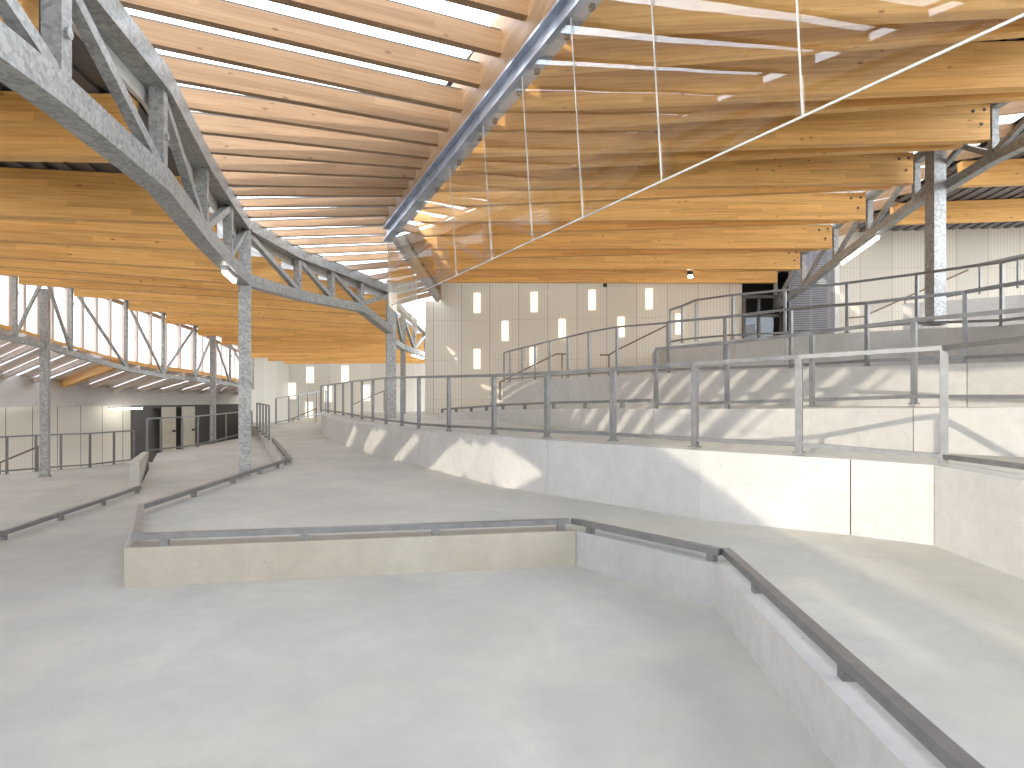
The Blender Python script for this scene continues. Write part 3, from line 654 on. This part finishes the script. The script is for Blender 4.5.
# ------------------------------------------------------------------ right roof beams
RBm = [(2.0, -0.5, 5.98), (4.2, 1.8, 5.98), (6.2, 4.2, 6.0), (8.0, 6.6, 6.03), (9.9, 8.6, 6.05), (11.9, 10.6, 6.05)]
rb = [(-9, -8.5, 6.05), (-5, -5, 6.05), (-1.5, -1.5, 6.05), (1.2, 1.6, 6.05), (3.4, 4.0, 6.05), (5.5, 6.3, 6.05), (7.7, 8.6, 6.06), (9.8, 10.7, 6.06), (11.9, 12.7, 6.05), (14.1, 14.6, 5.98), (16.4, 16.7, 5.84), (18.6, 18.8, 5.62), (21.0, 21.1, 5.5), (23.0, 23.0, 5.42)]
RL = []
for k, (d3, dl, zb) in enumerate(rb):
    x3, zb3, zt3 = lerp(sorted((n[1], n[0], n[2], n[3]) for n in T3), d3)
    x3 -= 0.14; xl = (4.27-.467*dl) if dl <= 15 else -2.66
    h = 0.64; zl = zb+0.02 if dl > 9 else zb+0.1
    p = V((xl+.1, dl, zl+h/2)) if dl > 15 else S8(xl, dl, zl)+V((.1, 0, h/2))
    q = V((x3, d3, zb+h/2)); RL.append((p+V((0, 0, h/2)), q+V((0, 0, h/2))))
    if d3 < 7: continue
    o = MB().bar(p, q, 0.2, h, vertical_ends=True).build('roof_beam', M['wood'])
    tag(o, 'deep timber beam under the high roof, %s from the viewer' % ORD[k-6], 'beam', 'timber beams of the high roof', 'thing')
    if 9 < d3 < 22:
        dq = (q-p).normalized(); nq = V((dq.y, -dq.x, 0))
        for dx, dz in ((-0.35, .18), (-.18, -.05), (-.12, .2)):
            c0 = q+dq*dx+V((0, 0, dz))+nq*0.1
            MB().tube([c0, c0+nq*0.015], 0.03, 8).build('bolt', M['dkframe'], o)
        MB().bar(q+dq*.0+V((0, 0, -.1)), q+dq*.1+V((0, 0, -.1)), 0.1, 0.28).build('bracket', M['dkframe'], o)
cnt = 0
for (a, c), (e, g), k in zip(RL, RL[1:], range(20)):
    if k < 6 or c.y > 22: continue
    dz = V((0, 0, -.32)); p = (a+e)/2+dz; q = c+V((-.12, .5, .06))+dz
    o = MB().bar(p, q, 0.16, 0.62, vertical_ends=True).build('roof_beam', M['wood'])
    tag(o, 'slanting timber beam tucked behind a deep high roof beam, %s from the viewer' % ORD[cnt], 'beam', 'slanting beams of the high roof', 'thing'); cnt += 1
RL.append((V((-2.66, 26, 6.1)), V((9.3, 26, 6.1))))
bays('rooflight', RL, {9: 51, 10: 52, 11: 53, 12: 54, 13: 55}, 'frosted bay added in the high roof for fill light, %s from the viewer', M['deck'], 'ceiling_right', 'dark corrugated roof deck above the deep beams of the high roof')

# outer glazed strip beyond the outer truss, and the outer roof
cnt = 0; RAF3 = []
for k in range(15):
    d1 = 7.0+1.15*k; x3, zb3, zt3 = lerp(sorted((n[1], n[0], n[2], n[3]) for n in T3), d1)
    p = V((x3-.1, d1, zt3+.28)); q = V((11.2, d1+1.2, zt3+1.0)); RAF3.append((p+V((0, 0, .15)), q+V((0, 0, .15))))
    o = MB().bar(p, q, 0.11, 0.28, vertical_ends=True).build('rafter', M['pale'])
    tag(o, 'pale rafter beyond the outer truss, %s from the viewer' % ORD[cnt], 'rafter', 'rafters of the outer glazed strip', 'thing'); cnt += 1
b = MB()
for (a, c), (e, g) in zip(RAF3, RAF3[1:]):
    b.quad([a+V((0, 0, .04)), e+V((0, 0, .04)), g+V((0, 0, .04)), c+V((0, 0, .04))], [(0, 0)]*4)
struct(b.build('window_2', M['frost']), 'outer glazed roof strip beyond the outer truss', 'window')
OL = []
for k, d in enumerate((9.5, 12.5, 15.5, 18.5, 21.5)):
    zt3 = lerp(sorted((n[1], n[0], n[2], n[3]) for n in T3), d)[2]
    p = V((11.0, d+1.2, zt3+.6)); q = V((22, d+0.8, zt3+.9)); OL.append((p+V((0, 0, .3)), q+V((0, 0, .3))))
    o = MB().bar(p, q, 0.2, 0.6, vertical_ends=True).build('roof_beam', M['wood'])
    tag(o, 'timber beam above the cream side wall, %s from the viewer' % ORD[k], 'beam', 'timber beams of the outermost roof', 'thing')
deck('ceiling_outer', OL, 'dark roof deck over the outermost beams', M['deck'])

# ------------------------------------------------------------------ panel walls
def pwall(name, pts, mat, label, thick=0.15):
    return struct(MB().strip_wall(pts, thick).build(name, mat), label, 'wall')
cw = [P(425, 412, 25.0), P(598, 412, 24.2), P(742, 412, 23.4)]
pwall('wall_center', [(cw[0].x, cw[0].y+6, 0.4, 6.6), (cw[0].x, cw[0].y, 0.4, 6.6), (cw[1].x, cw[1].y, .4, 6.6), (cw[2].x, cw[2].y, .4, 6.6)], M['panel'], 'tall cream ribbed panel wall with small glowing windows in the middle')
struct(MB().strip_wall([(-12.95, 33.4, -1, 4.2), (-13.45, 41, -1, 4.2)], .12).build('wall_back_return', M['panelb']), 'short pale return wall between the clerestory and the far wall', 'wall')
wb = [P(225, 400, 41.0), P(470, 400, 41.0)]
pwall('wall_back', [(-13.5, 41, -1, 4.6), (wb[1].x, 41, -1, 4.6)], M['panelb'], 'far pale panel wall at the end of the wide ramp')
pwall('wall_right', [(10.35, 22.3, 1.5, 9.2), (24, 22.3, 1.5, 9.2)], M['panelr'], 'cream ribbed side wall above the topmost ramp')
# entrance lobby and louvre
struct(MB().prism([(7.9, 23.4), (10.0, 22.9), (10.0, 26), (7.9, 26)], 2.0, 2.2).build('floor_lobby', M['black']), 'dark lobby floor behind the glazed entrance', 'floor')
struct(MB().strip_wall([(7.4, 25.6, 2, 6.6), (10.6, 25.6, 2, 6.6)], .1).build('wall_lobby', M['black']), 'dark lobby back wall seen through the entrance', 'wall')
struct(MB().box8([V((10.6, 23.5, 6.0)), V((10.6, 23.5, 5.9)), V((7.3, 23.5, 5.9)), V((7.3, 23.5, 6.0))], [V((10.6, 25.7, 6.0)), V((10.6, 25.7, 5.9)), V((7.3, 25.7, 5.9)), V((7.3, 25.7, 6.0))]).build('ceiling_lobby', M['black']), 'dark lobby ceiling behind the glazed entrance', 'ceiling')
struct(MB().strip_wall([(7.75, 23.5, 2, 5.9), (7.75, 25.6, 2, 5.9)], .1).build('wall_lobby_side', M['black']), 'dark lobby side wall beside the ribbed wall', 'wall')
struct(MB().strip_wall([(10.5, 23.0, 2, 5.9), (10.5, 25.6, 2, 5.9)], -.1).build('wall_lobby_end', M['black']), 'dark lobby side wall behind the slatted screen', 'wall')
D = thing('door_1', 'dark glazed entrance beside the slatted metal screen', 'door', V((8.9, 23.2, 2.2)), None); D['kind'] = 'structure'
for x in (7.95, 8.45, 9.2, 9.85): MB().post(V((x, 23.3, 2.2)), V((x, 23.3, 5.0)), 0.09, V((1, 0, 0))).build('door_frame', M['dkframe'], D)
for z in (4.35, 5.0): MB().bar(V((7.95, 23.3, z)), V((9.9, 23.3, z)), 0.09, 0.1).build('door_frame', M['dkframe'], D)
for x0, x1 in ((8.0, 8.4), (8.5, 9.15), (9.25, 9.8)): MB().box8([V((x1, 23.3, 4.3)), V((x1, 23.3, 2.25)), V((x1, 23.32, 2.25)), V((x1, 23.32, 4.3))], [V((x0, 23.3, 4.3)), V((x0, 23.3, 2.25)), V((x0, 23.32, 2.25)), V((x0, 23.32, 4.3))]).build('glass_panel', M['clear'], D)
LV = thing('louvre_screen', 'grey slatted metal screen beside the dark entrance', 'louvre', V((9.6, 22.6, 3.0)))
lv0, lv1 = V((9.25, 22.6, 0)), V((10.5, 22.2, 0)); ld = (lv1-lv0).normalized()
b = MB()
for i in range(46):
    z = 3.0+i*0.074; b.bar(lv0+V((0, 0, z)), lv1+V((0, 0, z)), 0.03, 0.05)
b.build('slats', M['louvre'], LV)
for f in (0, 0.5, 0.98):
    MB().post(lv0+(lv1-lv0)*f+V((0, .06, 3.0)), lv0+(lv1-lv0)*f+V((0, .06, 6.4)), 0.06, ld).build('mullion', M['louvre'], LV)
MB().post(lv1+V((.08, -.05, 2.9)), lv1+V((.08, -.05, 6.6)), 0.14, ld).build('end_post', M['white'], LV)
MB().bar(lv0+V((0, .12, 4.7)), lv1+V((0, .12, 4.7)), 0.02, 3.4).build('backing', M['dkframe'], LV)

# small glowing windows
def litwin(u, v, wpx, hpx, base, nrm, dist, label, n):
    pass
wins = []
def wallpt(u, v):
    a, c = (cw[0], cw[1]) if u < 598 else (cw[1], cw[2])
    k = (u-CU)/F  # x = k*d ; on line a + t(c-a)
    t = (k*a.y-a.x)/((c.x-a.x)-k*(c.y-a.y)); d = a.y+t*(c.y-a.y)
    return P(u, v, d-0.03), V((c.x-a.x, c.y-a.y, 0)).normalized()
WN = [(477, 303), (534, 302), (592, 300), (649, 299), (505, 331), (562, 329), (621, 327), (679, 324), (477, 359), (533, 357)]
rows = {0: 'top row', 1: 'middle row', 2: 'bottom row'}
for k, (u, v) in enumerate(WN):
    p, dv2 = wallpt(u, v); r = 0 if k < 4 else 1 if k < 8 else 2; i = k-(0, 4, 8)[r]
    fr = MB(); wv, hv = 0.12, 0.36
    n2 = V((dv2.y, -dv2.x, 0))
    o = MB().box8([p+dv2*wv+V((0, 0, hv)), p+dv2*wv-V((0, 0, hv)), p+dv2*wv-V((0, 0, hv))+n2*.02, p+dv2*wv+V((0, 0, hv))+n2*.02], [p-dv2*wv+V((0, 0, hv)), p-dv2*wv-V((0, 0, hv)), p-dv2*wv-V((0, 0, hv))+n2*.02, p-dv2*wv+V((0, 0, hv))+n2*.02]).build('window_%d' % (k+3), M['litwin'])
    struct(o, 'small glowing window in the middle ribbed wall, %s, %s along' % (rows[r], ORD[i]), 'window')
WB = [(273, 375, 'top row'), (310, 375, 'top row'), (345, 374, 'top row'), (292, 391, 'middle row'), (328, 394, 'middle row'), (366, 393, 'middle row'), (264, 409, 'bottom row'), (309, 410, 'bottom row')]
cn = {}
for k, (u, v, rw_) in enumerate(WB):
    p = P(u, v, 40.96); cn[rw_] = cn.get(rw_, -1)+1
    o = MB().box8([p+V((.22, 0, .48)), p+V((.22, 0, -.48)), p+V((.22, -.02, -.48)), p+V((.22, -.02, .48))], [p+V((-.22, 0, .48)), p+V((-.22, 0, -.48)), p+V((-.22, -.02, -.48)), p+V((-.22, -.02, .48))]).build('window_%d' % (k+13), M['litwin'])
    struct(o, 'small glowing window in the far pale wall, %s, %s along' % (rw_, ORD[cn[rw_]]), 'window')

# ------------------------------------------------------------------ low side: clerestory, low roof, fascia, panel wall, doors
cl = [n for n in T2 if n[1] > 5]
def off(n, dx, z): return V((n[0]+dx, n[1]+0.1, z))
CW = thing('window_21', 'long clerestory window band behind the slender truss, bright sky beyond', 'window', V((-13.4, 20, 3.0))); CW['kind'] = 'structure'
MB().sweep([off(n, -0.7, n[2]+0.34) for n in cl], 0.14, 0.2).build('sill', M['wood'], CW)
MB().sweep([off(n, -0.75, n[3]+0.05) for n in cl], 0.12, 0.12).build('head_rail', M['pale'], CW)
tab = [(n[1], n[0]-0.75, n[2]+.25, n[3]+.05) for n in cl]
y = 9.0
while y < 33:
    x, z0_, z1_ = lerp(tab, y); MB().post(V((x, y, z0_)), V((x, y, z1_)), 0.11, V((0, 1, 0)), 0.12).build('mullion', M['soffit'], CW); y += 0.52+0.012*(y-9)
for a, c in zip(cl, cl[1:]):
    p, q = off(a, -0.75, 0), off(c, -0.75, 0)
    g = MB(); g.quad([p+V((0, 0, a[3]+.4)), p+V((0, 0, a[2]+.2)), q+V((0, 0, c[2]+.2)), q+V((0, 0, c[3]+.4))], [(0, 0)]*4); g.build('pane', M['frost'], CW)
FA = [(-20.4, 16, 1.25, 2.6), (-18.1, 24, 1.2, 2.42), (-16.7, 29, 1.18, 1.95), (-14.1, 36, 1.18, 1.85), (-13.4, 40, 1.18, 1.8)]
setwall('wall_fascia', FA, M['fascia'], 'grey concrete fascia band above the cream panel wall', 0.3)
fat = [(y, x, z1) for x, y, z0_, z1 in FA]
k = 0; RF = []
for i in range(18):
    f = i/17; d1 = 11.5+20*f; x1, zb1, _ = lerp(tab, d1); d2 = 16.2+19.3*f; x2, z2_ = lerp(fat, d2)
    p = V((x1+.6, d1, zb1-.15)); q = V((x2, d2, z2_-.12)); RF.append((p, q))
    wood = i == 9
    o = MB().bar(p, q, 0.12 if not wood else .2, 0.16 if not wood else .3, vertical_ends=True).build('rafter', M['wood'] if wood else M['soffit'])
    tag(o, ('orange timber beam of the lower roof above the grey fascia' if wood else 'pale rafter of the lower roof above the grey fascia, %s from the viewer' % ORD[i if i < 9 else i-1]), 'rafter', 'rafters of the lower roof', 'thing')
b = MB(); b2 = MB()
for i, ((a, c), (e, g)) in enumerate(zip(RF, RF[1:])):
    h = V((0, 0, .13)); f = 0.5 if i < 9 else 0.12
    c = c+(c-a).normalized()*.3; g = g+(g-e).normalized()*.3
    m0, m1 = a+(e-a)*f, c+(g-c)*f
    if f: b.quad([a+h, m0+h, m1+h, c+h], [(0, 0)]*4)
    b2.quad([m0+h, e+h, g+h, m1+h], [(0, 0)]*4)
e0 = RF[0]; b.quad([e0[0]+V((0, 0, .13)), e0[1]+V((0, 0, .13)), V((-27.5, 16, 2.7)), V((-27.5, 9, 3.0)), V((-13.2, 9, 3.3))], [(0, 0)]*5)  # unseen frosted sheet added to light the sunken side
struct(b.build('window_22', M['frost']), 'glazed part of the lower roof beside the grey fascia', 'window')
struct(b2.build('ceiling_lower', M['soffit']), 'pale pinkish soffit of the lower roof above the cream doors', 'ceiling')
PW = [(-20.8, 16.5, -2.5, 1.3), (-18.5, 24.5, -2.5, 1.3), (-17.9, 26.0, -2.5, 1.3), (-16.55, 29.5, -2.5, 1.3)]
pwall('wall_left', PW, M['panelw'], 'cream panel wall with dark frames under the grey fascia')
pwall('wall_left_far', [(-16.7, 29.4, -2.5, 1.3), (-15.6, 32.2, -2.5, 1.3), (-13.3, 38.6, -2.5, 1.3)], M['dkframe'], 'dark recessed wall behind the cream doors')
for k, (u, lab) in enumerate(((174, 'cream door with dark handle beside the panel wall'), (193, 'second cream door nearer the dark glazed bay'))):
    t = (u-CU)/F; a, c = V((-15.9, 31.0)), V((-15.0, 33.6))
    s = (t*a.y-a.x)/((c.x-a.x)-t*(c.y-a.y)); d = a.y+s*(c.y-a.y); p = V((t*d, d-.5, -1.0)); dd = V((0.55, 0.83, 0))
    D = thing('door_%d' % (k+2), lab, 'door', p); D['kind'] = 'structure'
    MB().post(p, p+V((0, 0, 2.1)), 0.66, dd, 0.06).build('door_leaf', M['cream'], D)
    MB().tube([p+dd*0.2+V((0.05, -.05, 1.0)), p+dd*0.2+V((.15, -.12, 1.0))], 0.05, 8).build('handle', M['dark'], D)

# ------------------------------------------------------------------ fittings
def tube_lamp(label, p, q, w=0.1):
    t = thing('tube_lamp', label, 'lamp', (V(p)+V(q))/2, 'fluorescent tube lamps')
    MB().bar(p, q, w, 0.06).build('housing', M['white'], t)
    d = (V(q)-V(p)).normalized(); MB().tube([V(p)+d*.04-V((0, 0, .06)), V(q)-d*.04-V((0, 0, .06))], 0.035, 10).build('diffuser', M['tube'], t)
    return t
tube_lamp('short lit tube lamp under the bottom chord beside the thick column', V((-4.98, 11.75, 3.8)), V((-5.2, 12.75, 3.8)))
tube_lamp('lit tube lamp under the far truss beside the thinner column', V((-4.12, 28.0, 3.34)), V((-3.98, 30.5, 3.34)))
tube_lamp('lit tube lamp under the outer truss beyond the outer column', V((8.57, 15.9, 5.37)), V((8.82, 18.2, 5.19)))
tube_lamp('lit tube lamp under the outer truss nearest the viewer', V((8.51, 8.6, 5.69)), V((8.48, 10.2, 5.675)))
tube_lamp('lit tube lamp on the grey fascia above the cream panel wall', V((-16.6, 28.0, 1.12)), V((-15.9, 29.3, 1.12)))
sp = P(690, 276, 21.5)
t = thing('spotlight', 'small bright spotlight under the last beam of the high roof', 'lamp', sp)
MB().tube([sp+V((0, 0, .14)), sp+V((0, 0, .0))], 0.09, 14).build('housing', M['dark'], t)
MB().tube([sp+V((0, -.02, .0)), sp+V((0, -.03, -.03))], 0.075, 14).build('lens', M['spot'], t)
cp = P(605, 285, 23.9)
t = thing('dome_camera', 'small dark dome camera on the ribbed wall under the last beam', 'camera', cp)
MB().bar(cp+V((0, .12, .06)), cp+V((0, 0, .06)), 0.06, 0.05).build('bracket', M['dkframe'], t)
MB().tube([cp+V((0, 0, .05)), cp+V((0, 0, -.02)), cp+V((0, 0, -.07))], 0.07, 12).build('dome', M['dark'], t)
def handrail(label, pts, legs):
    t = thing('handrail', label, 'handrail', V(pts[0]), 'thin dark stair handrails')
    MB().tube(pts, 0.03, 6).build('rail_bar', M['brown'], t)
    for p, h in legs: MB().tube([V(p), V(p)-V((0, 0, h))], 0.025, 6).build('post', M['brown'], t)
handrail('thin dark handrail sloping along the ribbed wall behind the slender railing', [P(500, 382, 23), P(556, 354, 23), P(566, 354, 23)], [(P(500, 382, 23), .6), (P(562, 354, 23), 1.1)])
handrail('thin dark handrail rising along the ribbed wall to the fourth level', [P(600, 355, 22.5), P(609, 355, 22.5), P(617, 350, 22.5), P(668, 325, 22.5)], [(P(609, 355, 22.5), .8), (P(668, 325, 22.5), .9)])
handrail('thin dark handrail sloping up the cream side wall behind the outer column', [P(846, 318, 21.8), P(862, 317, 21.8), P(905, 298, 21.8), P(968, 270, 21.8)], [(P(848, 318, 21.8), .3), (P(905, 298, 21.8), .7)])
handrail('distant thin handrail at the foot of the far pale wall', [P(291, 419, 37), P(318, 408, 37)], [(P(293, 418, 37), .4), (P(316, 409, 37), .8)])
handrail('distant thin handrail sloping behind the front railing posts', [P(352, 405, 36), P(372, 396, 36), P(386, 390, 36)], [(P(372, 396, 36), 1.0), (P(384, 391, 36), 1.2)])
handrail('thin dark handrail sloping along the cream panel wall behind the tall railing', [P(-6, 465, 23), P(40, 446, 23)], [(P(0, 462, 23), .9), (P(38, 447, 23), 1.3)])

# ------------------------------------------------------------------ building shell behind the viewer
struct(MB().strip_wall([(-27, 24, -2.5, 5.0), (-27, 9.5, -2.5, 5.0), (-13.6, 9.5, -2.5, 5.0)], -.2).build('wall_side_low', M['white']), 'pale wall closing the sunken side', 'wall')
struct(MB().strip_wall([(-13.5, 9.5, -1, 4.5), (-13.5, -9, -1, 4.6)], -.2).build('wall_side', M['frost']), 'unseen side wall beside the viewer, made translucent for fill light', 'wall')  # out of view, frosted to add fill light from the side
b = MB()
rear = [(-30, 5.0), (-13, 5.0), (-3.2, 5.0), (8, 7.0), (20, 7.5)]
for (xa, za), (xb, zb) in zip(rear, rear[1:]):
    n = max(1, round((xb-xa)/2.4))
    for i in range(n):
        x0 = xa+(xb-xa)*i/n+.03; x1 = xa+(xb-xa)*(i+1)/n-.03; t0 = za+(zb-za)*i/n; t1 = za+(zb-za)*(i+1)/n
        b.quad([(x0, -9.2, -.2), (x0, -9.2, t0), (x1, -9.2, t1), (x1, -9.2, -.2)], [(0, 0)]*4)
w = struct(b.build('window_24', M['frost']), 'unseen wall behind the viewer, made translucent for fill light', 'window')  # unseen wall in translucent sheet, adds fill light from behind
for (xa, za), (xb, zb) in zip(rear, rear[1:]):
    n = max(1, round((xb-xa)/2.4))
    for i in range(n): MB().post((xa+(xb-xa)*i/n, -9.2, -.6), (xa+(xb-xa)*i/n, -9.2, za+(zb-za)*i/n), 0.08, V((1, 0, 0))).build('mullion', M['galv'], w)
struct(MB().prism([(-90, -60), (90, -60), (90, 120), (-90, 120)], -2.9, -2.6).build('ground', M['fascia']), 'open ground around the hall', 'ground')

# ------------------------------------------------------------------ light
w = bpy.data.worlds.new('sky'); bpy.context.scene.world = w; w.use_nodes = True
nd = w.node_tree.nodes; lk = w.node_tree.links
bg = nd['Background']
tc = nd.new('ShaderNodeTexCoord')
no = N(nd, 'ShaderNodeTexNoise', Scale=2.2, Detail=6.0, Roughness=0.6); lk.new(tc.outputs['Generated'], no.inputs['Vector'])
rp = ramp(nd, [(0.42, (0.72, 0.85, 1.0)), (0.6, (0.98, 0.985, 1.0))]); lk.new(no.outputs['Fac'], rp.inputs['Fac'])
sx = nd.new('ShaderNodeSeparateXYZ'); lk.new(tc.outputs['Generated'], sx.inputs[0])
rz = ramp(nd, [(0.0, (1, 1, 1)), (0.55, (0.95, 0.95, 0.95)), (0.78, (0.36, 0.37, 0.40)), (1.0, (0.22, 0.24, 0.28))]); lk.new(sx.outputs[2], rz.inputs['Fac'])
skc = mixc(nd, lk, rp.outputs['Color'], rz.outputs['Color'], 1.0, 'MULTIPLY')
lk.new(skc, bg.inputs['Color']); bg.inputs['Strength'].default_value = 4.5
sun = bpy.data.lights.new('sun', 'SUN'); sun.energy = 2.15; sun.angle = math.radians(0.6); sun.color = (1.0, 0.91, 0.76)
so = bpy.data.objects.new('sun', sun); C.objects.link(so)
el = math.radians(23); az = V((0.5, 0.866, 0)).normalized()
dirv = V((az.x*math.cos(el), az.y*math.cos(el), -math.sin(el)))
so.rotation_euler = dirv.to_track_quat('-Z', 'Y').to_euler(); so.location = (-5, -20, 20)

cam = bpy.data.cameras.new('camera'); co = bpy.data.objects.new('camera', cam); C.objects.link(co)
co.location = (0, 0, EYE); co.rotation_euler = (math.radians(90), 0, 0)
cam.sensor_fit = 'HORIZONTAL'; cam.sensor_width = 36.0; cam.lens = F/1024*36; cam.shift_y = (CV-384)/1024; cam.clip_end = 300; cam.clip_start = 0.05
sc = bpy.context.scene; sc.camera = co
vs = sc.view_settings; vs.view_transform = 'Standard'; vs.look = 'None'; vs.gamma = 1; vs.use_curve_mapping = False; vs.exposure = 0.45
cy = sc.cycles; cy.max_bounces = 10; cy.diffuse_bounces = 6; cy.glossy_bounces = 4; cy.transparent_max_bounces = 24; cy.sample_clamp_indirect = 8.0; cy.caustics_reflective = False; cy.caustics_refractive = False
